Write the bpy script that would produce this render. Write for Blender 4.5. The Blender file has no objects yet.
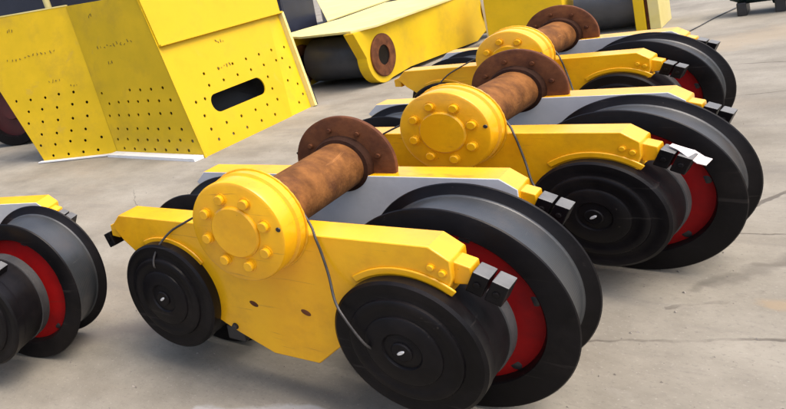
import bpy, bmesh, math, random
from mathutils import Vector, Matrix, noise
random.seed(7)
SC = bpy.context.scene
COL = SC.collection
R = math.radians

# ------------------------------------------------------------------ camera
cam_d = bpy.data.cameras.new('camera')
cam = bpy.data.objects.new('camera', cam_d); COL.objects.link(cam)
cam_d.sensor_width = 36.0; cam_d.sensor_fit = 'HORIZONTAL'
cam_d.lens = 645.03 / 786 * 36
cam_d.shift_x = 383.0 / 786
cam_d.shift_y = -94.2 / 786
cam_d.clip_start = 0.05; cam_d.clip_end = 2000
ax = Vector((0.59558629, 0.76931647, -0.23114746))
dn = Vector((-0.05643196, -0.24696868, -0.96737888))
fw = Vector((-0.80130669, 0.5892017, -0.10367713))
m = Matrix((ax, -dn, -fw)).transposed().to_4x4()
m.translation = (1.5647, -2.2551, 1.7613)
cam.matrix_world = m
SC.camera = cam

# ------------------------------------------------------------------ sky, sun, exposure
SUN_AZ, SUN_EL = R(84), R(64)          # azimuth measured from +Y towards +X
w = bpy.data.worlds.new('World'); SC.world = w; w.use_nodes = True
nt = w.node_tree; nt.nodes.clear()
out = nt.nodes.new('ShaderNodeOutputWorld'); bg = nt.nodes.new('ShaderNodeBackground')
sky = nt.nodes.new('ShaderNodeTexSky'); sky.sky_type = 'NISHITA'; sky.sun_disc = False
sky.sun_elevation = SUN_EL; sky.sun_rotation = SUN_AZ
sky.air_density = 1.0; sky.dust_density = 6.0; sky.ozone_density = 0.6
bg.inputs['Strength'].default_value = 0.15
nt.links.new(sky.outputs[0], bg.inputs[0]); nt.links.new(bg.outputs[0], out.inputs[0])
sd = bpy.data.lights.new('sun', 'SUN'); sd.energy = 0.7; sd.angle = R(40); sd.color = (1, 0.96, 0.9)
sun = bpy.data.objects.new('sun', sd); COL.objects.link(sun)
sdir = Vector((math.sin(SUN_AZ) * math.cos(SUN_EL), math.cos(SUN_AZ) * math.cos(SUN_EL), math.sin(SUN_EL)))
sun.rotation_euler = sdir.to_track_quat('Z', 'Y').to_euler()
vs = SC.view_settings
vs.view_transform = 'Standard'; vs.look = 'None'; vs.gamma = 1; vs.use_curve_mapping = False
vs.exposure = 1.1
SC.cycles.use_denoising = True

# ------------------------------------------------------------------ materials
def N(nt, t, **k):
    n = nt.nodes.new(t)
    for a, b in k.items(): setattr(n, a, b)
    return n

def paint(name, c1, c2, rough=0.4, metal=0.0, scale=6.0, bump=0.05, bscale=60.0, coat=0.0, dirt=None, dirt_amt=0.5, dirt_scale=3.0, spec=0.5, chip=None, chip_amt=0.5, scratch=None, lathe_lines=False):
    """procedural paint or metal: two tones mixed by noise, a dirt colour in blotches, fine relief"""
    mt = bpy.data.materials.new(name); mt.use_nodes = True
    nt = mt.node_tree; b = nt.nodes['Principled BSDF']; L = nt.links.new
    tc = N(nt, 'ShaderNodeTexCoord'); oi = N(nt, 'ShaderNodeObjectInfo')
    sh = N(nt, 'ShaderNodeMath', operation='MULTIPLY'); sh.inputs[1].default_value = 37.0; L(oi.outputs['Random'], sh.inputs[0])
    cv = N(nt, 'ShaderNodeVectorMath', operation='ADD'); L(tc.outputs['Object'], cv.inputs[0]); L(sh.outputs[0], cv.inputs[1]); co = cv.outputs[0]   # every copy wears differently
    n1 = N(nt, 'ShaderNodeTexNoise'); n1.inputs['Scale'].default_value = scale; n1.inputs['Detail'].default_value = 6; n1.inputs['Roughness'].default_value = 0.6
    L(co, n1.inputs['Vector'])
    rp = N(nt, 'ShaderNodeValToRGB'); rp.color_ramp.elements[0].position = 0.35; rp.color_ramp.elements[1].position = 0.68
    rp.color_ramp.elements[0].color = (*c1, 1); rp.color_ramp.elements[1].color = (*c2, 1)
    L(n1.outputs['Fac'], rp.inputs[0]); col = rp.outputs[0]
    if dirt:
        n2 = N(nt, 'ShaderNodeTexNoise'); n2.inputs['Scale'].default_value = dirt_scale; n2.inputs['Detail'].default_value = 9; n2.inputs['Roughness'].default_value = 0.7
        L(co, n2.inputs['Vector'])
        r2 = N(nt, 'ShaderNodeValToRGB'); r2.color_ramp.elements[0].position = 0.5; r2.color_ramp.elements[1].position = 0.75
        r2.color_ramp.elements[0].color = (0, 0, 0, 1); r2.color_ramp.elements[1].color = (dirt_amt,) * 3 + (1,)
        L(n2.outputs['Fac'], r2.inputs[0])
        mx = N(nt, 'ShaderNodeMix', data_type='RGBA'); mx.inputs['B'].default_value = (*dirt, 1)
        L(r2.outputs[0], mx.inputs['Factor']); L(col, mx.inputs['A']); col = mx.outputs['Result']
    if scratch:                                    # thin scuffs running every which way
        mp = N(nt, 'ShaderNodeMapping'); mp.inputs['Rotation'].default_value = (0.5, 0.8, 0.4); mp.inputs['Scale'].default_value = (3.0, 3.0, 60.0); L(co, mp.inputs['Vector'])
        n4 = N(nt, 'ShaderNodeTexNoise'); n4.inputs['Scale'].default_value = 1.0; n4.inputs['Detail'].default_value = 5; n4.inputs['Distortion'].default_value = 0.8; L(mp.outputs[0], n4.inputs['Vector'])
        r4 = N(nt, 'ShaderNodeValToRGB'); r4.color_ramp.elements[0].position = 0.66; r4.color_ramp.elements[1].position = 0.72
        r4.color_ramp.elements[0].color = (0, 0, 0, 1); r4.color_ramp.elements[1].color = (0.6, 0.6, 0.6, 1); L(n4.outputs['Fac'], r4.inputs[0])
        mx = N(nt, 'ShaderNodeMix', data_type='RGBA'); mx.inputs['B'].default_value = (*scratch, 1)
        L(r4.outputs[0], mx.inputs['Factor']); L(col, mx.inputs['A']); col = mx.outputs['Result']
    if chip:                                       # small sharp-edged chips and specks
        n5 = N(nt, 'ShaderNodeTexNoise'); n5.inputs['Scale'].default_value = 34; n5.inputs['Detail'].default_value = 5; n5.inputs['Roughness'].default_value = 0.65; L(co, n5.inputs['Vector'])
        r5 = N(nt, 'ShaderNodeValToRGB'); r5.color_ramp.elements[0].position = 0.69; r5.color_ramp.elements[1].position = 0.73
        r5.color_ramp.elements[0].color = (0, 0, 0, 1); r5.color_ramp.elements[1].color = (chip_amt,) * 3 + (1,); L(n5.outputs['Fac'], r5.inputs[0])
        mx = N(nt, 'ShaderNodeMix', data_type='RGBA'); mx.inputs['B'].default_value = (*chip, 1)
        L(r5.outputs[0], mx.inputs['Factor']); L(col, mx.inputs['A']); col = mx.outputs['Result']
    L(col, b.inputs['Base Color'])
    n3 = N(nt, 'ShaderNodeTexNoise'); n3.inputs['Scale'].default_value = bscale; n3.inputs['Detail'].default_value = 4
    L(co, n3.inputs['Vector'])
    bp = N(nt, 'ShaderNodeBump'); bp.inputs['Strength'].default_value = bump; bp.inputs['Distance'].default_value = 0.01
    hh = n3.outputs['Fac']
    if lathe_lines:
        wv = N(nt, 'ShaderNodeTexWave'); wv.bands_direction = 'Y'; wv.inputs['Scale'].default_value = 28; wv.inputs['Distortion'].default_value = 0.6; wv.inputs['Detail'].default_value = 2; L(co, wv.inputs['Vector'])
        am = N(nt, 'ShaderNodeMath', operation='ADD'); L(wv.outputs['Fac'], am.inputs[0]); L(hh, am.inputs[1]); hh = am.outputs[0]
    L(hh, bp.inputs['Height']); L(bp.outputs[0], b.inputs['Normal'])
    mr = N(nt, 'ShaderNodeMapRange'); mr.inputs['To Min'].default_value = max(0.05, rough - 0.1); mr.inputs['To Max'].default_value = min(1, rough + 0.12)
    L(n1.outputs['Fac'], mr.inputs['Value']); L(mr.outputs[0], b.inputs['Roughness'])
    b.inputs['Metallic'].default_value = metal; b.inputs['Coat Weight'].default_value = coat; b.inputs['Coat Roughness'].default_value = 0.2
    b.inputs['Specular IOR Level'].default_value = spec
    return mt

YELLOW = paint('yellow_paint', (0.76, 0.36, 0.005), (0.85, 0.445, 0.006), 0.34, scale=3, bump=0.12, bscale=45, coat=0.6, spec=0.2, dirt=(0.42, 0.19, 0.015), dirt_amt=0.45, dirt_scale=4, chip=(0.16, 0.07, 0.02), chip_amt=0.7, scratch=(0.45, 0.20, 0.02))
YELLOW2 = paint('lemon_yellow_paint', (0.60, 0.40, 0.008), (0.72, 0.47, 0.010), 0.5, spec=0.25, scale=2.0, bump=0.05, dirt=(0.42, 0.27, 0.03), dirt_amt=0.6, dirt_scale=2.2, chip=(0.25, 0.14, 0.03), chip_amt=0.5, scratch=(0.55, 0.36, 0.05))
YELLOW3 = paint('bright_yellow_paint', (0.56, 0.36, 0.004), (0.64, 0.42, 0.005), 0.5, spec=0.25, scale=2.0, bump=0.04, dirt=(0.48, 0.28, 0.015), dirt_amt=0.6, dirt_scale=2, chip=(0.3, 0.16, 0.03), chip_amt=0.5, scratch=(0.6, 0.38, 0.03))
BLACK = paint('black_gloss_paint', (0.004, 0.0035, 0.004), (0.008, 0.007, 0.008), 0.36, scale=5, bump=0.06, bscale=40, dirt=(0.020, 0.016, 0.015), dirt_amt=0.6, spec=0.14, chip=(0.06, 0.05, 0.042), chip_amt=0.6, scratch=(0.03, 0.026, 0.024))
TREAD = paint('machined_steel', (0.026, 0.029, 0.032), (0.046, 0.049, 0.052), 0.38, metal=0.1, scale=4, bump=0.10, dirt=(0.075, 0.06, 0.05), dirt_amt=0.7, chip=(0.10, 0.06, 0.035), chip_amt=0.5, scratch=(0.08, 0.08, 0.08), spec=0.6, lathe_lines=True)
RED = paint('red_primer', (0.25, 0.003, 0.004), (0.36, 0.006, 0.006), 0.6, spec=0.15, scale=5, bump=0.06, dirt=(0.13, 0.006, 0.008), dirt_amt=0.8, chip=(0.06, 0.01, 0.01), chip_amt=0.6, scratch=(0.2, 0.02, 0.015))
MAROON = paint('maroon_primer', (0.05, 0.006, 0.006), (0.08, 0.010, 0.010), 0.6, scale=4, bump=0.06)
RUST = paint('rusty_steel', (0.11, 0.042, 0.011), (0.25, 0.102, 0.028), 0.78, spec=0.15, scale=11, bump=0.35, bscale=70, dirt=(0.07, 0.026, 0.014), dirt_amt=0.95, dirt_scale=5, chip=(0.045, 0.02, 0.012), chip_amt=0.8, scratch=(0.34, 0.15, 0.05))
RUST2 = paint('dark_rusty_steel', (0.08, 0.028, 0.013), (0.17, 0.062, 0.024), 0.7, spec=0.15, scale=9, bump=0.25, bscale=35, dirt=(0.05, 0.02, 0.015), dirt_amt=0.9, dirt_scale=5)
RECESS_SHADE = paint('recess_shade_brown', (0.022, 0.010, 0.007), (0.06, 0.024, 0.013), 0.8, scale=12, bump=0.4, bscale=50, spec=0.1, dirt=(0.015, 0.008, 0.006), dirt_amt=0.9)  # near-black brown that paints the shade of the flange recess
HOUSING = paint('charcoal_casting', (0.028, 0.028, 0.03), (0.05, 0.05, 0.052), 0.5, scale=9, bump=0.2, bscale=60, dirt=(0.03, 0.025, 0.022), dirt_amt=0.7)
PRIMER = paint('grey_primer', (0.55, 0.56, 0.56), (0.64, 0.64, 0.63), 0.6, scale=5, bump=0.05, dirt=(0.38, 0.38, 0.37), dirt_amt=0.5)
PAD_SHEEN = paint('pad_sky_sheen', (0.10, 0.10, 0.098), (0.145, 0.145, 0.14), 0.5, scale=12, bump=0.08, dirt=(0.06, 0.056, 0.05), dirt_amt=0.6, dirt_scale=9)  # grey for sky reflected in the glossy black pad tops
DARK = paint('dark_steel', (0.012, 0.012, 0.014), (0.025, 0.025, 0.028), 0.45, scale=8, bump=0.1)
DRUM = paint('blue_black_rubber', (0.04, 0.042, 0.05), (0.06, 0.063, 0.072), 0.42, scale=4, bump=0.05, dirt=(0.03, 0.03, 0.03), dirt_amt=0.6)
SILVER = paint('bare_shaft_steel', (0.6, 0.6, 0.6), (0.7, 0.7, 0.7), 0.3, metal=0.3, scale=20, bump=0.02)
WIRE = paint('dull_wire', (0.018, 0.016, 0.016), (0.07, 0.065, 0.062), 0.45, scale=14, bump=0.02)
CREAM = paint('cream_and_lit_yellow', (0.62, 0.52, 0.17), (0.72, 0.62, 0.25), 0.55, scale=3, bump=0.04, dirt=(0.5, 0.42, 0.24), dirt_amt=0.5)  # also carries the sky brightness of the yellow lug beam's top
WHITE = paint('white_paint', (0.74, 0.75, 0.76), (0.8, 0.8, 0.8), 0.5, scale=5, bump=0.05, dirt=(0.5, 0.5, 0.48), dirt_amt=0.6, dirt_scale=6)
PAPER = paint('pale_sheet', (0.62, 0.55, 0.52), (0.72, 0.65, 0.62), 0.6, scale=9, bump=0.1)
INK = paint('marker_ink', (0.12, 0.08, 0.01), (0.2, 0.13, 0.02), 0.6, scale=20, bump=0.0)
NAVY = paint('dark_navy_paint', (0.012, 0.014, 0.028), (0.02, 0.023, 0.04), 0.5, scale=3, bump=0.05)
TEAL = paint('dark_teal_paint', (0.008, 0.022, 0.024), (0.015, 0.035, 0.036), 0.5, scale=6, bump=0.08)

# concrete with stains, cracks and slab joints
def concrete():
    mt = bpy.data.materials.new('worn_concrete'); mt.use_nodes = True
    nt = mt.node_tree; b = nt.nodes['Principled BSDF']; L = nt.links.new
    tc = N(nt, 'ShaderNodeTexCoord'); co = tc.outputs['Object']
    def noise_(s, d=8, r=0.6, vec=co, dist=0.0):
        n = N(nt, 'ShaderNodeTexNoise'); n.inputs['Scale'].default_value = s; n.inputs['Detail'].default_value = d
        n.inputs['Roughness'].default_value = r; n.inputs['Distortion'].default_value = dist; L(vec, n.inputs['Vector']); return n.outputs['Fac']
    def ramp(f, p0, c0, p1, c1):
        r = N(nt, 'ShaderNodeValToRGB'); e = r.color_ramp.elements
        e[0].position = p0; e[0].color = (*c0, 1); e[1].position = p1; e[1].color = (*c1, 1); L(f, r.inputs[0]); return r.outputs[0]
    def mix(f, a, bcol):
        mx = N(nt, 'ShaderNodeMix', data_type='RGBA'); L(f, mx.inputs['Factor']); L(a, mx.inputs['A'])
        if isinstance(bcol, tuple): mx.inputs['B'].default_value = (*bcol, 1)
        else: L(bcol, mx.inputs['B'])
        return mx.outputs['Result']
    def math_(op, a, b_=None):
        n = N(nt, 'ShaderNodeMath', operation=op)
        for i, v in enumerate((a, b_)):
            if v is None: continue
            if isinstance(v, (int, float)): n.inputs[i].default_value = v
            else: L(v, n.inputs[i])
        return n.outputs[0]
    base = ramp(noise_(1.5, 10, 0.66), 0.34, (0.175, 0.160, 0.130), 0.68, (0.29, 0.27, 0.224))
    # brownish sweepings and grey damp patches
    base = mix(ramp(noise_(0.55, 6, 0.6, dist=0.6), 0.52, (0, 0, 0), 0.72, (0.55,) * 3), base, (0.25, 0.212, 0.16))
    mp = N(nt, 'ShaderNodeMapping'); mp.inputs['Rotation'].default_value = (0, 0, 0.35); mp.inputs['Scale'].default_value = (0.7, 3.2, 1); L(co, mp.inputs['Vector'])
    base = mix(ramp(noise_(1.3, 8, 0.65, mp.outputs[0]), 0.55, (0, 0, 0), 0.75, (0.55,) * 3), base, (0.135, 0.125, 0.115))
    base = mix(ramp(noise_(2.4, 10, 0.75), 0.6, (0, 0, 0), 0.78, (0.6,) * 3), base, (0.33, 0.315, 0.285))
    base = mix(ramp(noise_(14, 6, 0.75), 0.54, (0, 0, 0), 0.74, (0.5,) * 3), base, (0.17, 0.152, 0.128))
    base = mix(ramp(noise_(70, 3, 0.7), 0.60, (0, 0, 0), 0.72, (0.55,) * 3), base, (0.36, 0.34, 0.30))
    base = mix(ramp(noise_(52, 4, 0.7), 0.56, (0, 0, 0), 0.74, (0.7,) * 3), base, (0.13, 0.12, 0.105))
    # cracks: distance to a segment whose course a noise disturbs
    nz = N(nt, 'ShaderNodeTexNoise'); nz.inputs['Scale'].default_value = 6.0; nz.inputs['Detail'].default_value = 9; L(co, nz.inputs['Vector'])
    sb = N(nt, 'ShaderNodeVectorMath', operation='SUBTRACT'); L(nz.outputs['Color'], sb.inputs[0]); sb.inputs[1].default_value = (.5, .5, .5)
    sl = N(nt, 'ShaderNodeVectorMath', operation='SCALE'); L(sb.outputs[0], sl.inputs[0]); sl.inputs['Scale'].default_value = 0.12
    ad = N(nt, 'ShaderNodeVectorMath', operation='ADD'); L(co, ad.inputs[0]); L(sl.outputs[0], ad.inputs[1])
    hgt = None; cr = None
    for (x0, y0, x1, y1, wd) in CRACKS:
        a = Vector((x0, y0, 0)); d = Vector((x1, y1, 0)) - a; ln = d.length; d.normalize()
        s1 = N(nt, 'ShaderNodeVectorMath', operation='SUBTRACT'); L(ad.outputs[0], s1.inputs[0]); s1.inputs[1].default_value = a
        dp = N(nt, 'ShaderNodeVectorMath', operation='DOT_PRODUCT'); L(s1.outputs[0], dp.inputs[0]); dp.inputs[1].default_value = d
        dq = N(nt, 'ShaderNodeVectorMath', operation='DOT_PRODUCT'); L(s1.outputs[0], dq.inputs[0]); dq.inputs[1].default_value = (-d.y, d.x, 0)
        over = math_('ABSOLUTE', math_('SUBTRACT', dp.outputs['Value'], ln / 2)); over = math_('MAXIMUM', math_('SUBTRACT', over, ln / 2), 0.0)
        dist = math_('ADD', math_('ABSOLUTE', dq.outputs['Value']), over)
        v = math_('SUBTRACT', 1.0, math_('DIVIDE', dist, wd)); v = math_('MAXIMUM', v, 0.0)
        cr = v if cr is None else math_('MAXIMUM', cr, v)
    # smears and scuffs with ragged edges
    rag = math_('MULTIPLY', noise_(9, 8, 0.75), 1.9)
    for (x0, y0, x1, y1, wd, colr) in SMEARS:
        a = Vector((x0, y0, 0)); d = Vector((x1, y1, 0)) - a; ln = d.length; d.normalize()
        s1 = N(nt, 'ShaderNodeVectorMath', operation='SUBTRACT'); L(ad.outputs[0], s1.inputs[0]); s1.inputs[1].default_value = a
        dp = N(nt, 'ShaderNodeVectorMath', operation='DOT_PRODUCT'); L(s1.outputs[0], dp.inputs[0]); dp.inputs[1].default_value = d
        dq = N(nt, 'ShaderNodeVectorMath', operation='DOT_PRODUCT'); L(s1.outputs[0], dq.inputs[0]); dq.inputs[1].default_value = (-d.y, d.x, 0)
        over = math_('MAXIMUM', math_('SUBTRACT', math_('ABSOLUTE', math_('SUBTRACT', dp.outputs['Value'], ln / 2)), ln / 2), 0.0)
        v = math_('SUBTRACT', rag, math_('DIVIDE', math_('ADD', math_('ABSOLUTE', dq.outputs['Value']), over), wd))
        n = N(nt, 'ShaderNodeMath', operation='MULTIPLY', use_clamp=True); L(v, n.inputs[0]); n.inputs[1].default_value = 1.4
        base = mix(math_('MULTIPLY', n.outputs[0], 0.5), base, colr)
    brk = ramp(noise_(2.2, 4), 0.36, (0.05,) * 3, 0.55, (0.95,) * 3)
    fac = math_('MULTIPLY', math_('MINIMUM', math_('MULTIPLY', cr, 1.4), 0.7), brk)
    base = mix(fac, base, (0.06, 0.05, 0.042))
    L(base, b.inputs['Base Color'])
    b.inputs['Roughness'].default_value = 0.85; b.inputs['Specular IOR Level'].default_value = 0.25
    h = math_('SUBTRACT', math_('MULTIPLY', noise_(25, 8, 0.7), 0.35), fac)
    bp = N(nt, 'ShaderNodeBump'); bp.inputs['Strength'].default_value = 0.5; bp.inputs['Distance'].default_value = 0.012
    L(h, bp.inputs['Height']); L(bp.outputs[0], b.inputs['Normal'])
    return mt

CRACKS = [(0.64, 0.84, 1.02, 1.06, 0.010), (1.0, 1.05, 1.36, 1.24, 0.014), (0.98, 1.33, 1.25, 1.62, 0.016), (0.95, 2.3, 1.35, 3.1, 0.02), (-1.6, 0.9, -3.0, 2.4, 0.004),
          (-0.4, -0.55, 0.9, 0.15, 0.007), (0.7, 5.2, 1.9, 5.6, 0.012), (-3.4, 1.4, -2.4, 0.2, 0.005), (0.9, 2.2, 1.9, 2.45, 0.009), (-2.2, 1.9, -1.2, 1.2, 0.006), (0.6, 6.6, 1.6, 6.4, 0.014)]
SMEARS = [(1.09, 1.62, 1.32, 2.05, 0.055, (0.11, 0.10, 0.085)), (1.04, 1.55, 1.12, 1.78, 0.03, (0.12, 0.11, 0.09)), (1.2, 1.9, 1.5, 2.05, 0.03, (0.13, 0.115, 0.095)), (-0.30, -0.28, 0.12, -0.02, 0.04, (0.42, 0.43, 0.44)),
          (0.62, 1.0, 0.68, 1.06, 0.02, (0.5, 0.5, 0.5)), (1.25, 1.5, 1.5, 1.6, 0.06, (0.30, 0.22, 0.13)), (0.5, 7.5, 1.5, 8.6, 0.5, (0.30, 0.24, 0.16)), (-1.3, -0.1, -0.9, 0.3, 0.12, (0.15, 0.13, 0.12))]
CONCRETE = concrete()

# ------------------------------------------------------------------ mesh helpers
def mesh_obj(name, bm, mat, parent=None, smooth=None, bevel=0.0, mats=None, mat_local=None):
    me = bpy.data.meshes.new(name); bmesh.ops.recalc_face_normals(bm, faces=bm.faces[:]); bm.to_mesh(me); bm.free()
    for x in (mats or [mat]): me.materials.append(x)
    if smooth is not None:
        for p in me.polygons: p.use_smooth = True
        me.set_sharp_from_angle(angle=R(smooth))
    o = bpy.data.objects.new(name, me); COL.objects.link(o)
    if parent is not None: o.parent = parent
    if mat_local is not None: o.matrix_local = mat_local
    if bevel:
        md = o.modifiers.new('bevel', 'BEVEL'); md.width = bevel; md.segments = 2; md.limit_method = 'ANGLE'; md.angle_limit = R(40)
        md.harden_normals = False
    return o

def empty(name, loc, rz=0.0):
    o = bpy.data.objects.new(name, None); COL.objects.link(o); o.location = loc; o.rotation_euler = (0, 0, rz)
    o.empty_display_size = 0.2
    return o

def tag(o, label, cat, group=None, kind=None):
    if label: o['label'] = label
    if cat: o['category'] = cat
    if group: o['group'] = group
    if kind: o['kind'] = kind
    return o

def lathe(profile, seg=64, cx=0.0, cz=0.0, closed=True):
    """profile of (radius, y) turned about the y axis through (cx, cz)"""
    bm = bmesh.new(); rings = []
    for r, y in profile:
        if r < 1e-6: rings.append([bm.verts.new((cx, y, cz))])
        else: rings.append([bm.verts.new((cx + r * math.cos(2 * math.pi * k / seg), y, cz + r * math.sin(2 * math.pi * k / seg))) for k in range(seg)])
    n = len(rings); pairs = [(i, i + 1) for i in range(n - 1)] + ([(n - 1, 0)] if closed else [])
    for i, j in pairs:
        a, b = rings[i], rings[j]
        for k in range(seg):
            q = (k + 1) % seg
            if len(a) == 1 and len(b) == 1: continue
            if len(a) == 1: bm.faces.new((a[0], b[k], b[q]))
            elif len(b) == 1: bm.faces.new((a[k], b[0], a[q]))
            else: bm.faces.new((a[k], b[k], b[q], a[q]))
    return bm

def prism(pts, y0, y1):
    """polygon of (x, z) extruded from y0 to y1"""
    bm = bmesh.new()
    a = [bm.verts.new((x, y0, z)) for x, z in pts]; b = [bm.verts.new((x, y1, z)) for x, z in pts]
    bm.faces.new(a); bm.faces.new(list(reversed(b)))
    for k in range(len(pts)):
        q = (k + 1) % len(pts); bm.faces.new((a[q], a[k], b[k], b[q]))
    return bm

def box(x0, x1, y0, y1, z0, z1): return prism([(x0, z0), (x1, z0), (x1, z1), (x0, z1)], y0, y1)

def tube(pts, r, seg=8):
    bm = bmesh.new(); rings = []
    P = [Vector(p) for p in pts]
    # Catmull-Rom smoothing
    Q = []
    for i in range(len(P) - 1):
        p0, p1, p2, p3 = P[max(i - 1, 0)], P[i], P[i + 1], P[min(i + 2, len(P) - 1)]
        for s in range(6):
            t = s / 6
            Q.append(0.5 * ((2 * p1) + (-p0 + p2) * t + (2 * p0 - 5 * p1 + 4 * p2 - p3) * t * t + (-p0 + 3 * p1 - 3 * p2 + p3) * t ** 3))
    Q.append(P[-1])
    for i, p in enumerate(Q):
        d = (Q[min(i + 1, len(Q) - 1)] - Q[max(i - 1, 0)]).normalized()
        u = d.cross(Vector((0.13, 0.91, 0.2))).normalized(); v = d.cross(u)
        rings.append([bm.verts.new(p + r * (math.cos(2 * math.pi * k / seg) * u + math.sin(2 * math.pi * k / seg) * v)) for k in range(seg)])
    for a, b in zip(rings, rings[1:]):
        for k in range(seg): bm.faces.new((a[k], a[(k + 1) % seg], b[(k + 1) % seg], b[k]))
    bm.faces.new(rings[0]); bm.faces.new(list(reversed(rings[-1])))
    return bm

def hexbolt(cx, cz, y_face, r, h, rot=0.0):
    """hexagon head with a washer, standing out towards -y"""
    bm = lathe([(0, y_face), (r * 1.25, y_face), (r * 1.25, y_face - h * 0.2), (r * 1.0, y_face - h * 0.2), (r * 0.98, y_face - h * 0.9), (r * 0.85, y_face - h), (0, y_face - h)], 12, cx, cz, closed=False)
    return bm

def arc(cx, cz, r, a0, a1, n):
    return [(cx + r * math.cos(R(a0 + (a1 - a0) * k / n)), cz + r * math.sin(R(a0 + (a1 - a0) * k / n))) for k in range(n + 1)]

# ------------------------------------------------------------------ ground
bm = bmesh.new()
vsq = [bm.verts.new(p) for p in ((-400, -200, 0), (400, -200, 0), (400, 600, 0), (-400, 600, 0))]; bm.faces.new(vsq)
tag(mesh_obj('ground', bm, CONCRETE), 'worn pale concrete yard with cracks and stains', None, kind='structure')

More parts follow.
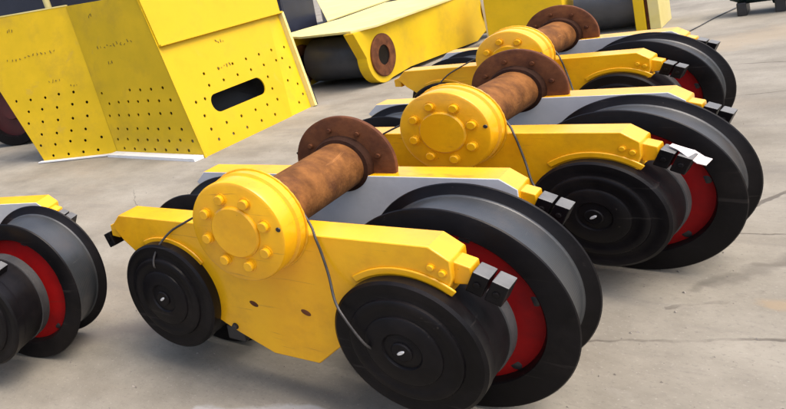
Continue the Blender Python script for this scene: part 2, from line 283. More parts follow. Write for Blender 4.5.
# ------------------------------------------------------------------ wheel bogie
A, ZC, T, DR, HT, ZP = 0.528, 0.396, 0.153, 0.744, 0.763, 0.810
W0, W1, RW = 0.283, 0.603, 0.396
def make_bogie():
    root = empty('wheel_bogie', (0, 0, 0))
    prof = [(-0.80, HT), (0.632, HT), (0.692, 0.718), (0.690, 0.655), (0.668, 0.600)]
    prof += arc(A, ZC, 0.232, 50, 201, 22)
    prof += [(0.262, 0.305), (0.159, 0.205), (-0.04, 0.198), (-0.20, 0.258), (-0.262, 0.285)]
    prof += arc(-A, ZC, 0.232, -22, 138, 22)
    prof += [(-0.80, 0.628), (-0.862, 0.700)]
    for front in (True, False):
        y0, y1 = (0.0, T) if front else (DR, DR + T)
        bm = prism(list(reversed(prof)), y0, y1)
        for f in bm.faces:
            c = f.calc_center_median()
            if len(f.verts) > 10 and ((front and c.y > T - 0.01) or (not front and c.y < DR + 0.01)): f.material_index = 1
        p = mesh_obj('side_plate', bm, None, root, smooth=30, bevel=0.0045, mats=[YELLOW, PRIMER])
        ys = y0 if front else y0
        if front:
            for x, z in ((-0.094, 0.415), (0.142, 0.423)):
                mesh_obj('drilled_hole', lathe([(0, -0.002), (0.011, -0.002), (0.014, -0.001), (0.014, 0.004), (0, 0.004)], 16, closed=False), RUST2, p, smooth=40,
                         mat_local=Matrix.Translation((x, 0, z)) @ Matrix.Rotation(R(20), 4, 'Y') @ Matrix.Diagonal((1.5, 1, 0.8, 1)))
            mesh_obj('bolt', hexbolt(0.632, 0.690, 0.0, 0.011, 0.014), YELLOW, p, smooth=30)
            mesh_obj('bolt', hexbolt(0.665, 0.674, 0.0, 0.011, 0.014), YELLOW, p, smooth=30)
            mesh_obj('bolt', hexbolt(-0.213, 0.285, 0.0, 0.012, 0.016), DARK, p, smooth=30)
            mesh_obj('stop_block', box(-0.275, -0.185, 0.012, 0.11, 0.205, 0.272), DARK, p, bevel=0.006)
        # rolled lip over each bearing opening
        yo = y0 if front else y1
        for cx, a0, a1 in ((A, 52, 128), (-A, 40, 118)):
            lip = arc(cx, ZC, 0.2515, a0, a1, 24) + arc(cx, ZC, 0.278, a1, a0, 24)
            mesh_obj('opening_lip', prism(lip, yo - 0.009 if front else yo, yo if front else yo + 0.009), YELLOW, p, smooth=30, bevel=0.004)
        # lugs and buffer pads at both ends of the plate
        for s in ((1, -1) if front else (1,)):
            e = 0.692 if s > 0 else -0.862
            mesh_obj('lug', prism([(e - s * 0.01, 0.625), (e + s * 0.045, 0.63), (e + s * 0.045, 0.690), (e - s * 0.01, 0.708)], y0 + 0.03, y1 - 0.035), YELLOW, p, bevel=0.004)
            for k in ((0, 1) if s > 0 else (0,)):
                bm = box(-0.024, 0.024, -0.046, 0.046, -0.050, 0.026)
                for f in bm.faces:
                    if f.normal.z > 0.5 or f.calc_center_median().z > 0.0255: f.material_index = 1  # top face coloured grey as if reflecting the sky
                ml = Matrix.Translation((e + s * (0.066 + 0.050 * k), y0 + 0.062, 0.650 - 0.024 * k - (0.03 if s < 0 else 0))) @ Matrix.Rotation(R(24 * s), 4, 'Y')
                pd = mesh_obj('buffer_pad', bm, None, root, bevel=0.004, mats=[BLACK, PAD_SHEEN if s > 0 else BLACK], mat_local=ml)
                mesh_obj('bolt', hexbolt(0, -0.012, -0.046, 0.009, 0.008), BLACK, pd, smooth=30)
    # wheels
    for s in (1, -1):
        # double-flanged rim
        rim = [(0.292, W0 + 0.055), (0.303, W0 + 0.004), (0.307, W0), (RW - 0.010, W0), (RW - 0.003, W0 + 0.003), (RW, W0 + 0.009), (RW - 0.003, W0 + 0.016), (0.354, W0 + 0.034), (0.348, W0 + 0.042),
               (0.348, W1 - 0.042), (0.354, W1 - 0.034), (RW - 0.003, W1 - 0.016), (RW, W1 - 0.009), (RW - 0.003, W1 - 0.003), (RW - 0.010, W1), (0.307, W1), (0.303, W1 - 0.004), (0.292, W1 - 0.055)]
        wx = s * A + (0.012 if s > 0 else 0.0)
        bm = lathe(rim, 128, wx, ZC)
        for f in bm.faces:
            c = f.calc_center_median(); rr = math.hypot(c.x - wx, c.z - ZC)
            f.material_index = 1 if (0.34 < rr < 0.353 and W0 + 0.03 < c.y < W1 - 0.03) else 0
        wh = mesh_obj('wheel', bm, None, root, smooth=35, mats=[BLACK, TREAD])
        mesh_obj('wheel_web', lathe([(0.10, W0 + 0.02), (0.20, W0 + 0.025), (0.26, W0 + 0.04), (0.305, W0 + 0.045), (0.305, W1 - 0.045), (0.26, W1 - 0.04), (0.20, W1 - 0.025), (0.10, W1 - 0.02)], 96, wx, ZC), RED, wh, smooth=35)
        for k in range(6):
            an = 2 * math.pi * (k + 0.2) / 6
            mesh_obj('web_hole', lathe([(0, W0 + 0.0412), (0.017, W0 + 0.0412), (0.019, W0 + 0.0425), (0.019, W0 + 0.06), (0, W0 + 0.06)], 16, wx + 0.276 * math.cos(an), ZC + 0.276 * math.sin(an), closed=False), DARK, wh, smooth=40)
        mesh_obj('axle', lathe([(0.07, 0.01), (0.07, DR + T - 0.01)], 32, s * A, ZC, closed=False), DARK, wh, smooth=40)
        # bearing housings: black stepped caps outside, a cylinder inside the plate
        for front in (True, False):
            cap = [(0, -0.095), (0.030, -0.095), (0.034, -0.091), (0.034, -0.084), (0.060, -0.080), (0.066, -0.088), (0.118, -0.086), (0.124, -0.082), (0.126, -0.076), (0.150, -0.074), (0.156, -0.077), (0.176, -0.077),
                   (0.182, -0.073), (0.185, -0.063), (0.205, -0.060), (0.212, -0.063), (0.236, -0.062), (0.246, -0.052), (0.246, 0.0), (0.244, 0.006), (0.242, 0.02),
                   (0.242, T + 0.02), (0.247, T + 0.022), (0.247, T + 0.085), (0.238, T + 0.094), (0.10, T + 0.094)]
            bm = lathe(cap, 96, 0, 0, closed=False)
            ml = Matrix.Translation((s * A, 0.0, ZC)) if front else Matrix.Translation((s * A, DR + T, ZC)) @ Matrix.Rotation(math.pi, 4, 'Z')
            for f in bm.faces:
                c = f.calc_center_median()
                if c.y > T + 0.02: f.material_index = 1
            if s < 0: ml = ml @ Matrix.Diagonal((1.05, 1, 1.05, 1))
            c = mesh_obj('bearing_cap', bm, None, root, smooth=35, mats=[BLACK, HOUSING], mat_local=ml)
            mesh_obj('shaft_centre', lathe([(0, -0.099), (0.006, -0.099), (0.008, -0.097), (0.008, -0.094)], 16, closed=False), SILVER, c, smooth=40,
                     mat_local=Matrix.Rotation(R(-35), 4, 'Y') @ Matrix.Diagonal((1.9, 1, 0.7, 1)))
    # pivot hub in front
    hub = [(0, -0.153), (0.196, -0.153), (0.206, -0.148), (0.2105, -0.138), (0.2105, -0.072), (0.204, -0.062), (0.204, -0.052), (0.2145, -0.044), (0.2145, 0.0), (0, 0.0)]
    h = mesh_obj('pivot_hub', lathe(hub, 96, 0, ZP, closed=False), YELLOW, root, smooth=30)
    mesh_obj('boss', lathe([(0, -0.166), (0.100, -0.166), (0.107, -0.160), (0.108, -0.152)], 64, 0, ZP, closed=False), YELLOW, h, smooth=35)
    for k in range(8):
        an = 2 * math.pi * (k + 0.35) / 8
        mesh_obj('bolt', hexbolt(0.142 * math.cos(an), ZP + 0.142 * math.sin(an), -0.153, 0.0205, 0.022), YELLOW, h, smooth=30)
    mesh_obj('grease_hole', lathe([(0, -0.1555), (0.008, -0.1555), (0.010, -0.152)], 12, 0.19, ZP + 0.028, closed=False), DARK, h, smooth=40)
    wb = bmesh.new(); rnd = random.Random(11); rings = []
    for k in range(120):
        an = 2 * math.pi * k / 120; rb = 0.0048 + 0.0010 * math.sin(k * 1.9) + rnd.uniform(0, 0.0008)
        rings.append([wb.verts.new(((0.216 + rb * math.cos(q * 1.047)) * math.cos(an), -0.001 - max(0, rb * math.sin(q * 1.047)), ZP + (0.216 + rb * math.cos(q * 1.047)) * math.sin(an))) for q in range(6)])
    for k in range(120):
        a, b = rings[k], rings[(k + 1) % 120]
        for q in range(6): wb.faces.new((a[q], a[(q + 1) % 6], b[(q + 1) % 6], b[q]))
    mesh_obj('weld_bead', wb, YELLOW, h, smooth=60)
    # rusty pivot tube and flange
    mesh_obj('pivot_tube', lathe([(0.114, -0.02), (0.114, 0.50), (0.1125, 0.515), (0.114, 0.53), (0.114, 0.80)], 64, 0, ZP, closed=False), RUST, root, smooth=50)
    mesh_obj('tube_clip', lathe([(0.113, 0.055), (0.121, 0.055), (0.121, 0.064), (0.113, 0.064)], 48, 0, ZP), PRIMER, root, smooth=40)
    fl = mesh_obj('pivot_flange', lathe([(0.110, 0.782), (0.224, 0.782), (0.233, 0.788), (0.233, 0.812), (0.226, 0.820), (0.110, 0.820)], 96, 0, ZP), RUST2, root, smooth=35)
    mesh_obj('recess_shade_ring', lathe([(0.113, 0.735), (0.130, 0.740), (0.138, 0.760), (0.140, 0.783), (0.113, 0.783)], 64, 0, ZP), RECESS_SHADE, fl, smooth=40)  # dark ring standing in for the shadowed recess round the tube
    for k in range(8):
        an = 2 * math.pi * (k + 0.3) / 8
        mesh_obj('bolt', hexbolt(0.172 * math.cos(an), ZP + 0.172 * math.sin(an), 0.782, 0.011, 0.014), RUST2, fl, smooth=30)
    # thin wires tied to the tube and hub
    mesh_obj('wire', tube([(0.06, 0.06, 0.922), (0.11, 0.055, 0.905), (0.17, 0.04, 0.865), (0.225, 0.012, 0.80), (0.248, -0.010, 0.755), (0.262, -0.013, 0.70), (0.284, -0.03, 0.62),
                           (0.315, -0.073, 0.535), (0.358, -0.098, 0.48), (0.405, -0.100, 0.41), (0.424, -0.078, 0.375)], 0.005), WIRE, root, smooth=60)
    mesh_obj('wire', tube([(-0.20, -0.02, 0.845), (-0.30, -0.014, 0.80), (-0.37, -0.012, 0.765), (-0.46, -0.014, 0.715), (-0.52, -0.04, 0.655), (-0.545, -0.070, 0.60), (-0.55, -0.080, 0.555), (-0.552, -0.055, 0.535)], 0.0052), WIRE, root, smooth=60)
    return root

def copy_tree(o, parent=None):
    c = o.copy(); COL.objects.link(c); c.parent = parent
    if parent is not None: c.matrix_parent_inverse = o.matrix_parent_inverse.copy()
    for ch in list(o.children): copy_tree(ch, c)
    return c

GB = 'yellow wheel bogies standing in a row'
proto = make_bogie()
spots = [((0, 0, 0), 0.0, 'nearest yellow bogie seen whole, with bolted round hub and rusty tube'),
         ((0.261, 1.471, 0), -0.080, 'second yellow bogie behind the nearest one, pale scrap on its right pad'),
         ((0.035, 3.419, 0), -0.097, 'farthest yellow bogie in the row, just in front of the dark drums'),
         ((-1.79, -0.775, 0), 0.289, 'bogie cut off at the left edge, only a red and black wheel showing')]
for i, (loc, rz, lab) in enumerate(spots):
    o = proto if i == 0 else copy_tree(proto)
    o.location = loc; o.rotation_euler = (0, 0, rz)
    tag(o, lab, 'wheel bogie', GB)
    if i == 2:                                     # no block on the far end of this one
        for ch in list(o.children):
            if ch.name.startswith('buffer_pad') and ch.location.x < 0:
                for g in list(ch.children): bpy.data.objects.remove(g)
                bpy.data.objects.remove(ch)
    if i == 3:                                     # this frame sits further back over its wheel
        for ch in list(o.children):
            if ch.name.startswith('bearing_cap') and ch.location.y > 0.5:
                for g in list(ch.children): bpy.data.objects.remove(g)
                bpy.data.objects.remove(ch); continue
            if ch.name.split('.')[0] in ('side_plate', 'buffer_pad', 'pivot_hub', 'pivot_tube', 'pivot_flange', 'tube_clip', 'wire', 'wire_clamp'): ch.location.x -= 0.17

# scrap of pale sheet lying on the second bogie's pad
def scrap():
    bm = bmesh.new(); top = []; bot = []
    rows = [(-0.05, 0.014), (-0.02, 0.004), (0.015, -0.012), (0.045, -0.032), (0.07, -0.036)]
    for i, (x, z) in enumerate(rows):
        wd = (0.012, 0.03, 0.045, 0.055, 0.04)[i]
        top.append([bm.verts.new((x + 0.004 * j, (j - 0.5) * 2 * wd, z + 0.004 * ((i + j) % 2))) for j in (0, 1)])
        bot.append([bm.verts.new((x + 0.004 * j, (j - 0.5) * 2 * wd, z + 0.004 * ((i + j) % 2) - 0.003)) for j in (0, 1)])
    for i in range(4):
        bm.faces.new((top[i][0], top[i + 1][0], top[i + 1][1], top[i][1])); bm.faces.new((bot[i][0], bot[i][1], bot[i + 1][1], bot[i + 1][0]))
        for j in (0, 1): bm.faces.new((top[i][j], bot[i][j], bot[i + 1][j], top[i + 1][j]))
    bm.faces.new((top[0][0], top[0][1], bot[0][1], bot[0][0])); bm.faces.new((top[4][0], bot[4][0], bot[4][1], top[4][1]))
    return bm
bo = Matrix.Translation(spots[1][0]) @ Matrix.Rotation(spots[1][1], 4, 'Z')
sp = mesh_obj('scrap_sheet', scrap(), PAPER)
sp.matrix_world = bo @ Matrix.Translation((0.812, 0.075, 0.662)) @ Matrix.Rotation(R(12), 4, 'Y')
tag(sp, 'bent pale scrap sheet lying on the buffer pad of the second bogie', 'scrap sheet')

# ------------------------------------------------------------------ perforated yellow box
def frame(p0, u, v, n): 
    mt = Matrix((u, v, n)).transposed().to_4x4(); mt.translation = p0; return mt
FA = frame((-5.482, 3.314, 0), (0.9398, 0.3417, 0), (-0.0296, 0.0815, 0.9962), (0.3404, -0.9363, 0.0867))
FB = frame((-4.423, 3.699, 0), (0.9936, -0.113, 0), (0, 0, 1), (-0.113, -0.9936, 0))
FR = frame((-2.937, 3.53, 0), (0.0211, 0.9998, 0), (-0.2714, 0.0057, 0.9624), (0.9622, -0.0203, 0.2715))
HA = []; HB = []
for r_, v in enumerate((0.08, 0.235, 0.39, 0.56, 0.735, 0.90)):
    lo_, hi_ = 0.03 - 0.42 * v, 1.06 - 0.17 * v
    u = lo_ + (0.06 if r_ % 2 else 0.16)
    while u < hi_ - 0.03: HA.append((u + random.uniform(-.012, .012), v + random.uniform(-.012, .012))); u += 0.235
for r_, v in enumerate((0.075, 0.195, 0.335, 0.52, 0.685, 0.83)):
    u = 0.06 - 0.19 * v + (0.05 if r_ % 2 else 0.12)
    while u < 1.44 - 0.285 * v:
        if not (v > 0.8 and random.random() < 0.3): HB.append((u + random.uniform(-.008, .008), v + random.uniform(-.008, .008)))
        u += 0.185
HR = [(0.59 + 0.29 * k, 0.89) for k in range(6)] + [(0.59 + 0.29 * k, 0.74) for k in range(6)] + [(0.25, 0.61), (0.29, 0.43), (0.30, 0.26), (0.35, 0.12), (0.63, 0.11), (0.91, 0.11), (1.22, 0.11), (1.52, 0.11), (0.6, 0.26), (0.9, 0.26), (1.72, 0.58), (1.7, 0.42), (1.7, 0.27), (1.2, 0.26), (1.46, 0.26), (0.42, 0.61)]
HR2 = [(2.35, 0.87), (2.27, 0.35), (2.27, 0.59), (2.12, 0.12), (2.1, 0.44), (2.28, 0.20), (2.2, 0.74)]

def poly_plate(name, pts, mat, parent, F, thick=0.014, holes=(), slot=None, lift=0.0, bevel=0.003):
    bm = bmesh.new()
    a = [bm.verts.new((x, y, lift)) for x, y in pts]; b = [bm.verts.new((x, y, lift - thick)) for x, y in pts]
    bm.faces.new(a); bm.faces.new(list(reversed(b)))
    for k in range(len(pts)):
        q = (k + 1) % len(pts); bm.faces.new((a[k], b[k], b[q], a[q]))
    ml = Matrix.Translation(-parent.location) @ F
    o = mesh_obj(name, bm, mat, parent, mat_local=ml)
    if holes or slot:
        cb = bmesh.new()
        def cut(ring):
            p = [cb.verts.new((x, y, 0.1)) for x, y in ring]; q = [cb.verts.new((x, y, -0.2)) for x, y in ring]
            cb.faces.new(p); cb.faces.new(list(reversed(q)))
            for k in range(len(ring)):
                j = (k + 1) % len(ring); cb.faces.new((p[k], q[k], q[j], p[j]))
        for (x, y) in holes:
            cut([(x + 0.021 * math.cos(2 * math.pi * k / 10), y + 0.021 * math.sin(2 * math.pi * k / 10)) for k in range(10)])
        if slot:
            x0, x1, yc, rr = slot
            cut(arc(x1 - rr, yc, rr, -90, 90, 12) + arc(x0 + rr, yc, rr, 90, 270, 12))
        bmesh.ops.recalc_face_normals(cb, faces=cb.faces[:])
        cm = bpy.data.meshes.new('cutter'); cb.to_mesh(cm); cb.free()
        co = bpy.data.objects.new('cutter', cm); COL.objects.link(co); co.parent = parent; co.matrix_local = ml
        md = o.modifiers.new('holes', 'BOOLEAN'); md.operation = 'DIFFERENCE'; md.solver = 'EXACT'; md.object = co
        bpy.context.view_layer.update()
        dg = bpy.context.evaluated_depsgraph_get()
        nm = bpy.data.meshes.new_from_object(o.evaluated_get(dg)); o.modifiers.clear()
        o.data = nm; nm.name = name
        bpy.data.objects.remove(co)
    return o

bx = empty('perforated_box', (-3.6, 4.6, 0))
tag(bx, 'big yellow steel box full of drilled holes with a dark oval slot', 'steel box')
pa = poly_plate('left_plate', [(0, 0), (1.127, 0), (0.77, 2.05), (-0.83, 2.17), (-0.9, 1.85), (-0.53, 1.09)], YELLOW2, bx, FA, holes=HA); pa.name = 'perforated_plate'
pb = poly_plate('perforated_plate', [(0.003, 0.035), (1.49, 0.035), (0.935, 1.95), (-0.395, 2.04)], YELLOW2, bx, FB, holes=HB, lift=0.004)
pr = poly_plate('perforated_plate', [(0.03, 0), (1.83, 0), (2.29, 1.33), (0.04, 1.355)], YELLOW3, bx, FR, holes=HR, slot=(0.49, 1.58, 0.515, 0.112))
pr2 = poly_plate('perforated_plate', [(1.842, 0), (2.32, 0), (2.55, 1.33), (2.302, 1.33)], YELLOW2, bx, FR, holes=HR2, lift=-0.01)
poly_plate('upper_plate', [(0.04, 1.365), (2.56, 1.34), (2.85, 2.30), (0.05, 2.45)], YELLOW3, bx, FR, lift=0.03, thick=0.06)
poly_plate('ledge', [(0.035, 1.345), (2.575, 1.318), (2.575, 1.342), (0.035, 1.367)], YELLOW3, bx, FR, lift=0.055, thick=0.08)
poly_plate('edge_plate', [(2.325, 0), (2.375, 0), (2.605, 1.33), (2.555, 1.33)], CREAM, bx, FR, lift=0.05, thick=0.10)
poly_plate('edge_strip', [(1.494, 0.0), (1.512, 0.0), (0.952, 1.955), (0.934, 1.955)], YELLOW3, bx, FB, lift=0.008, thick=0.03)
poly_plate('top_strip', [(0.765, 2.05), (0.77, 2.068), (-0.83, 2.188), (-0.83, 2.17)], CREAM, bx, FA, lift=0.004, thick=0.05)
poly_plate('white_foot_plate', [(-0.02, 0.0), (1.492, 0.0), (1.485, 0.034), (-0.02, 0.034)], WHITE, bx, FB, lift=0.16, thick=0.20)
poly_plate('white_foot_plate', [(-0.05, 0.0), (1.09, 0.0), (1.09, 0.016), (-0.05, 0.016)], WHITE, bx, FA, lift=0.10, thick=0.095)
poly_plate('seam_gap_shade', [(0.004, 0.0), (0.028, 0.0), (0.036, 0.45), (0.012, 0.45)], DARK, bx, FR, lift=0.006, thick=0.012)  # both dark strips stand in for the shade inside open seams
poly_plate('seam_gap_shade', [(2.378, 0.0), (2.43, 0.0), (2.50, 0.40), (2.447, 0.40)], DARK, bx, FR, lift=0.03, thick=0.06)
# unseen rear wall and lid, added so that the holes look into the dark
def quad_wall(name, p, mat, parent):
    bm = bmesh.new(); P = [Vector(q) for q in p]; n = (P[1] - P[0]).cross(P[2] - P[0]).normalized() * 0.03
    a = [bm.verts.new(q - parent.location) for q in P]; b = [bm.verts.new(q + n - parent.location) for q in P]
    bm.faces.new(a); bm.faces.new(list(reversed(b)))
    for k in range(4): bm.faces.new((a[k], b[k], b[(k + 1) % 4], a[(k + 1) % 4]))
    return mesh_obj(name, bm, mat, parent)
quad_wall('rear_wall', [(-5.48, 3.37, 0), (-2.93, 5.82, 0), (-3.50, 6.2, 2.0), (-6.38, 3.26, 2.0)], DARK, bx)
quad_wall('shade_lid', [(-6.2, 3.30, 2.03), (-4.85, 3.80, 2.02), (-3.60, 3.68, 1.93), (-3.48, 6.2, 2.01)], DARK, bx)  # unseen lid added to keep daylight out of the box

def mark(F, parent, x, y, wd, h, seed, n):
    """row of small illegible marker characters, flat on the plate"""
    rnd = random.Random(seed); bm = bmesh.new()
    for i in range(n):
        cx = x + wd * i / n; cw = wd / n * 0.55; z = 0.0062 + 0.0001 * (i % 3)
        P = [(cx + rnd.random() * cw, y + rnd.uniform(-.5, .5) * h) for _ in range(rnd.choice((2, 3, 3, 4)))]
        for (ax_, ay), (bx_, by) in zip(P, P[1:]):
            z += 0.0004
            d = Vector((bx_ - ax_, by - ay, 0))
            if d.length < 1e-3: continue
            t = Vector((-d.y, d.x, 0)).normalized() * rnd.uniform(0.003, 0.006)
            q = [Vector((ax_, ay, 0)) + t, Vector((ax_, ay, 0)) - t, Vector((bx_, by, 0)) - t, Vector((bx_, by, 0)) + t]
            lo = [bm.verts.new((v.x, v.y, z - 0.0015)) for v in q]; hi = [bm.verts.new((v.x, v.y, z)) for v in q]
            bm.faces.new(hi); bm.faces.new(list(reversed(lo)))
            for k in range(4): bm.faces.new((lo[k], hi[k], hi[(k + 1) % 4], lo[(k + 1) % 4]))
    o = mesh_obj('handwritten_mark', bm, INK, parent, mat_local=Matrix.Translation(-parent.location) @ F); o['kind'] = 'stuff'
    return o
mark(FA, bx, -0.22, 1.91, 0.10, 0.06, 1, 3); mark(FA, bx, -0.31, 1.50, 0.84, 0.06, 2, 12)
mark(FB, bx, 0.02, 1.84, 0.08, 0.07, 3, 3); mark(FB, bx, 0.06, 1.43, 0.70, 0.07, 4, 11); mark(FB, bx, 0.20, 1.21, 0.12, 0.05, 5, 3)
mark(FA, bx, 0.30, 1.10, 0.20, 0.05, 6, 4); mark(FA, bx, 0.62, 1.00, 0.12, 0.05, 9, 3)
mark(FR, bx, 1.04, 1.22, 0.16, 0.07, 7, 4); mark(FR, bx, 0.86, 0.90, 0.30, 0.05, 8, 5)

# ------------------------------------------------------------------ equalizer beam with lugs and a drum between its plates
def xmat(mt): return mt
eb = empty('equalizer_beam', (-2.5, 8.6, 0))
tag(eb, 'yellow lug beam with light-paled top and rust-ringed eye beside the perforated box', 'steel beam')
def yz_prism(pts, x0, x1):
    bm = bmesh.new()
    a = [bm.verts.new((x0(y) if callable(x0) else x0, y, z)) for y, z in pts]; b = [bm.verts.new((x1(y) if callable(x1) else x1, y, z)) for y, z in pts]
    bm.faces.new(a); bm.faces.new(list(reversed(b)))
    for k in range(len(pts)):
        q = (k + 1) % len(pts); bm.faces.new((a[q], a[k], b[k], b[q]))
    return bm
side = [(-2.02, 0.80)] + [(-1.42 + 0.385 * math.cos(R(t)), 0.385 + 0.385 * math.sin(R(t))) for t in range(175, 301, 9)] + [(-0.75, 0.07), (1.3, 0.03)] + \
       [(1.82 + 0.37 * math.cos(R(t)), 0.44 + 0.37 * math.sin(R(t))) for t in range(235, 371, 9)] + [(2.2, 0.80)]
fx = lambda y: 0.02 + 0.106 * (y + 1.4)
for off in (0.0, -1.15):
    sp_ = mesh_obj('side_plate', yz_prism(side, lambda y, o=off: fx(y) + o - 0.13, lambda y, o=off: fx(y) + o), YELLOW2, eb, bevel=0.004)
    for yc, zc, r0, r1 in ((-1.42, 0.385, 0.30, 0.14), (1.82, 0.47, 0.27, 0.13)):
        bm = lathe([(r1, -0.025), (r0 - 0.01, -0.025), (r0, -0.018), (r0, 0.05), (r1, 0.05)], 48)
        bs = mesh_obj('bushing', bm, RUST2, sp_, smooth=35, mat_local=Matrix.Translation((fx(yc) + off, yc, zc)) @ Matrix.Rotation(R(90 - 6), 4, 'Z'))
        mesh_obj('pin_hole', lathe([(0, -0.012), (r1 + 0.004, -0.012), (r1 + 0.004, 0.03), (0, 0.03)], 32, closed=False), BLACK, bs, smooth=40)
tp = [(-1.64, -1.04), (-0.96, -1.68), (-0.09, -1.98), (0.10, -1.62), (0.36, 2.25), (-1.36, 2.25), (-1.30, 0.27), (-1.52, -0.46)]
bm = bmesh.new()
a = [bm.verts.new((x, y, 0.835)) for x, y in tp]; b = [bm.verts.new((x, y, 0.802)) for x, y in tp]
bm.faces.new(a); bm.faces.new(list(reversed(b)))
for k in range(len(tp)): bm.faces.new((a[k], b[k], b[(k + 1) % len(tp)], a[(k + 1) % len(tp)]))
mesh_obj('top_plate', bm, CREAM, eb, bevel=0.004)  # yellow top under the sky, its brightness put into the colour
mesh_obj('drum', lathe([(0, -0.46), (0.28, -0.46), (0.325, -0.41), (0.325, 0.38), (0.30, 0.41), (0, 0.41)], 64, closed=False), DRUM, eb, smooth=40,
         mat_local=Matrix.Translation((-0.60, -1.30, 0.40)) @ Matrix.Rotation(R(84), 4, 'Z'))
mesh_obj('web_plate', box(-1.1, 0.0, -0.80, -0.77, 0.02, 0.80), DARK, eb)

# another cream-topped beam behind it, dark below
cb_ = empty('cream_beam', (-4.2, 9.2, 0))
tag(cb_, 'cream-topped girder lying farther back behind the lug beam', 'girder')
def xy_plate(pts, z0, z1):
    bm = bmesh.new()
    a = [bm.verts.new((x, y, z1)) for x, y in pts]; b = [bm.verts.new((x, y, z0)) for x, y in pts]
    bm.faces.new(a); bm.faces.new(list(reversed(b)))
    for k in range(len(pts)): bm.faces.new((a[k], b[k], b[(k + 1) % len(pts)], a[(k + 1) % len(pts)]))
    return bm
mesh_obj('top_plate', xy_plate([(0.08, -0.08), (0.05, 4.2), (-3.0, 9.0), (-5.2, 10.0)], 0.795, 0.82), CREAM, cb_, bevel=0.003)
mesh_obj('web', xy_plate([(-0.05, 0.12), (-0.08, 4.1), (-3.0, 8.7), (-5.0, 9.8)], 0.0, 0.795), NAVY, cb_)
mesh_obj('bolt', lathe([(0, -0.03), (0.05, -0.03), (0.05, 0), (0, 0)], 12, closed=False), DARK, cb_, mat_local=Matrix.Translation((-3.0, 7.6, 0.82)) @ Matrix.Rotation(R(-90), 4, 'X'))

# dark machine housing in the gap beyond the box
mh = empty('machine_housing', (-6.4, 10.5, 0))
tag(mh, 'dark machine housing in the gap right of the perforated box', 'machine')
mesh_obj('body', box(-1.2, 1.0, -0.5, 0.8, 0.12, 1.5), NAVY, mh, bevel=0.06)
mesh_obj('skid', box(-1.3, 1.1, -0.6, -0.4, 0.0, 0.12), DARK, mh, bevel=0.01)
mesh_obj('skid', box(-1.3, 1.1, 0.6, 0.8, 0.0, 0.12), DARK, mh, bevel=0.01)
mesh_obj('rail', box(-1.2, 1.0, -0.62, -0.52, 1.36, 1.44), PRIMER, mh, bevel=0.01)

# dark steelwork with a pale strut above the left plate
db = empty('dark_girder', (-8.2, 5.4, 0))
tag(db, 'dark navy girder rising behind the left perforated plate', 'girder')
mesh_obj('web', box(-4.5, 3.0, 0.0, 0.35, 0.0, 4.2), NAVY, db, bevel=0.02)
mesh_obj('flange', box(-4.6, 3.1, -0.12, 0.47, 4.2, 4.26), NAVY, db, bevel=0.01)
st = tube([(1.55, -0.16, 1.2), (1.15, -0.16, 3.2)], 0.06, 10)
mesh_obj('strut', st, CREAM, db, smooth=50)

# loose wheel at the left edge, under the slanting plate
lw = empty('loose_wheel', (-7.3, 4.35, 0), R(20))
tag(lw, 'dark red wheel at the left edge, half hidden by the perforated plate', 'wheel')
mesh_obj('rim', lathe([(0.46, -0.16), (0.60, -0.16), (0.62, -0.14), (0.62, -0.10), (0.54, -0.07), (0.54, 0.07), (0.62, 0.10), (0.62, 0.16), (0.46, 0.16)], 64, 0, 0.62), BLACK, lw, smooth=35)
mesh_obj('web', lathe([(0, -0.10), (0.16, -0.10), (0.18, -0.06), (0.47, -0.05), (0.47, 0.05), (0, 0.05)], 64, 0, 0.62, closed=False), MAROON, lw, smooth=35)

# ------------------------------------------------------------------ far carriage behind the last bogie
fc = empty('end_carriage', (-0.75, 9.3, 0))
tag(fc, 'yellow end carriage with dark drum behind the farthest bogie', 'end carriage')
mesh_obj('side_plate', box(-1.10, -0.20, -0.06, 0.55, 0.02, 0.80), YELLOW2, fc, bevel=0.01)
mesh_obj('drum', lathe([(0, -0.40), (0.33, -0.40), (0.36, -0.37), (0.36, 0.27), (0, 0.27)], 48, closed=False), DRUM, fc, smooth=40,
         mat_local=Matrix.Translation((0.17, 0.36, 0.37)) @ Matrix.Rotation(R(90), 4, 'Z'))
mesh_obj('cheek_plate', box(0.50, 0.60, -0.08, 0.70, 0.0, 0.82), YELLOW2, fc, bevel=0.006)
mesh_obj('brown_slit_strip', box(0.602, 0.632, -0.05, 0.66, 0.0, 0.78), RUST2, fc, bevel=0.004)  # brown strip filling the slit between the cheeks
mesh_obj('cheek_plate', box(0.634, 0.735, -0.08, 0.70, 0.0, 0.74), CREAM, fc, bevel=0.006)

# white pipe end between the lug beam and the carriage
wp = mesh_obj('white_post', tube([(-1.93, 9.6, 0.0), (-1.97, 9.62, 0.9)], 0.035, 12), WHITE, smooth=50)
tag(wp, 'thin white post between the lug beam and the far carriage', 'post')

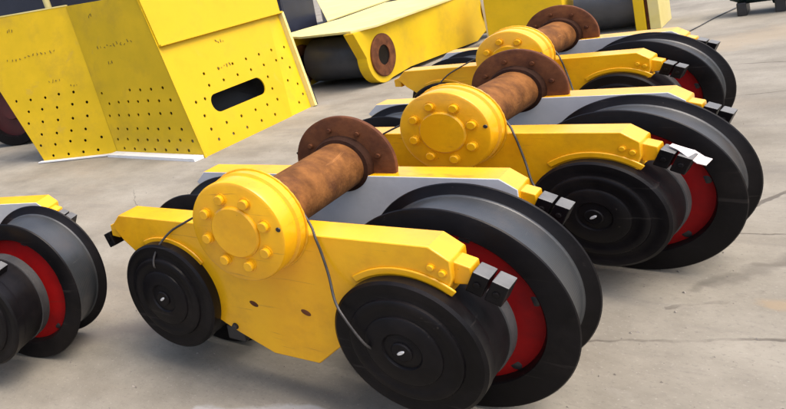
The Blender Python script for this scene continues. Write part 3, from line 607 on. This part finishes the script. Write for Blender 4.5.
# dark gear motor at the top right edge
gm = empty('gear_motor', (0.95, 9.6, 0))
tag(gm, 'dark teal gear motor on the concrete at the top right corner', 'gear motor')
mesh_obj('housing', lathe([(0, -0.5), (0.20, -0.5), (0.24, -0.45), (0.24, 0.4), (0.18, 0.5), (0, 0.5)], 40, closed=False), TEAL, gm, smooth=40, mat_local=Matrix.Translation((0.10, 0.1, 0.36)) @ Matrix.Rotation(R(90), 4, 'Z'))
for k in range(7):
    mesh_obj('cooling_fin', lathe([(0.22, -0.008), (0.275, -0.008), (0.275, 0.008), (0.22, 0.008)], 40), TEAL, gm, smooth=35, mat_local=Matrix.Translation((-0.05 + 0.07 * k, 0.1, 0.36)) @ Matrix.Rotation(R(90), 4, 'Z'))
for x in (-0.30, 0.0, 0.40): mesh_obj('foot', box(x - 0.04, x + 0.04, -0.12, 0.30, 0.0, 0.16), DARK, gm, bevel=0.01)

# thin cable trailing over the ground from the far right
cbl = mesh_obj('ground_cable', tube([(0.55, 10.2, 0.012), (0.42, 9.6, 0.008), (0.33, 9.0, 0.008), (0.22, 8.4, 0.008), (0.10, 8.0, 0.008)], 0.007), WIRE, smooth=60)
tag(cbl, 'thin dark cable trailing over the concrete at upper right', 'cable')


# grit and small stone chips lying about the yard
def grit():
    bm = bmesh.new(); rnd = random.Random(3)
    for _ in range(900):
        x = rnd.uniform(-3.2, 2.0); y = rnd.uniform(-1.0, 8.0)
        if rnd.random() < 0.35: x, y = rnd.uniform(-1.2, 1.5), rnd.uniform(-0.7, 2.0)
        r = 0.0025 + 0.006 * rnd.random() ** 3
        c = Vector((x, y, r * 0.5)); a = rnd.uniform(0, 6.28)
        v = [bm.verts.new(c + Vector((r * rnd.uniform(.7, 1.3) * math.cos(a + k * 2.09), r * rnd.uniform(.7, 1.3) * math.sin(a + k * 2.09), -r * 0.45))) for k in range(3)]
        t = bm.verts.new(c + Vector((0, 0, r * 0.6)))
        bm.faces.new(v)
        for k in range(3): bm.faces.new((v[k], v[(k + 1) % 3], t))
    return bm
STONE = paint('stone_grit', (0.16, 0.14, 0.12), (0.34, 0.31, 0.27), 0.9, scale=40, bump=0.1)
tag(mesh_obj('grit', grit(), STONE), 'fine grit and stone chips scattered over the concrete', 'grit', kind='stuff')
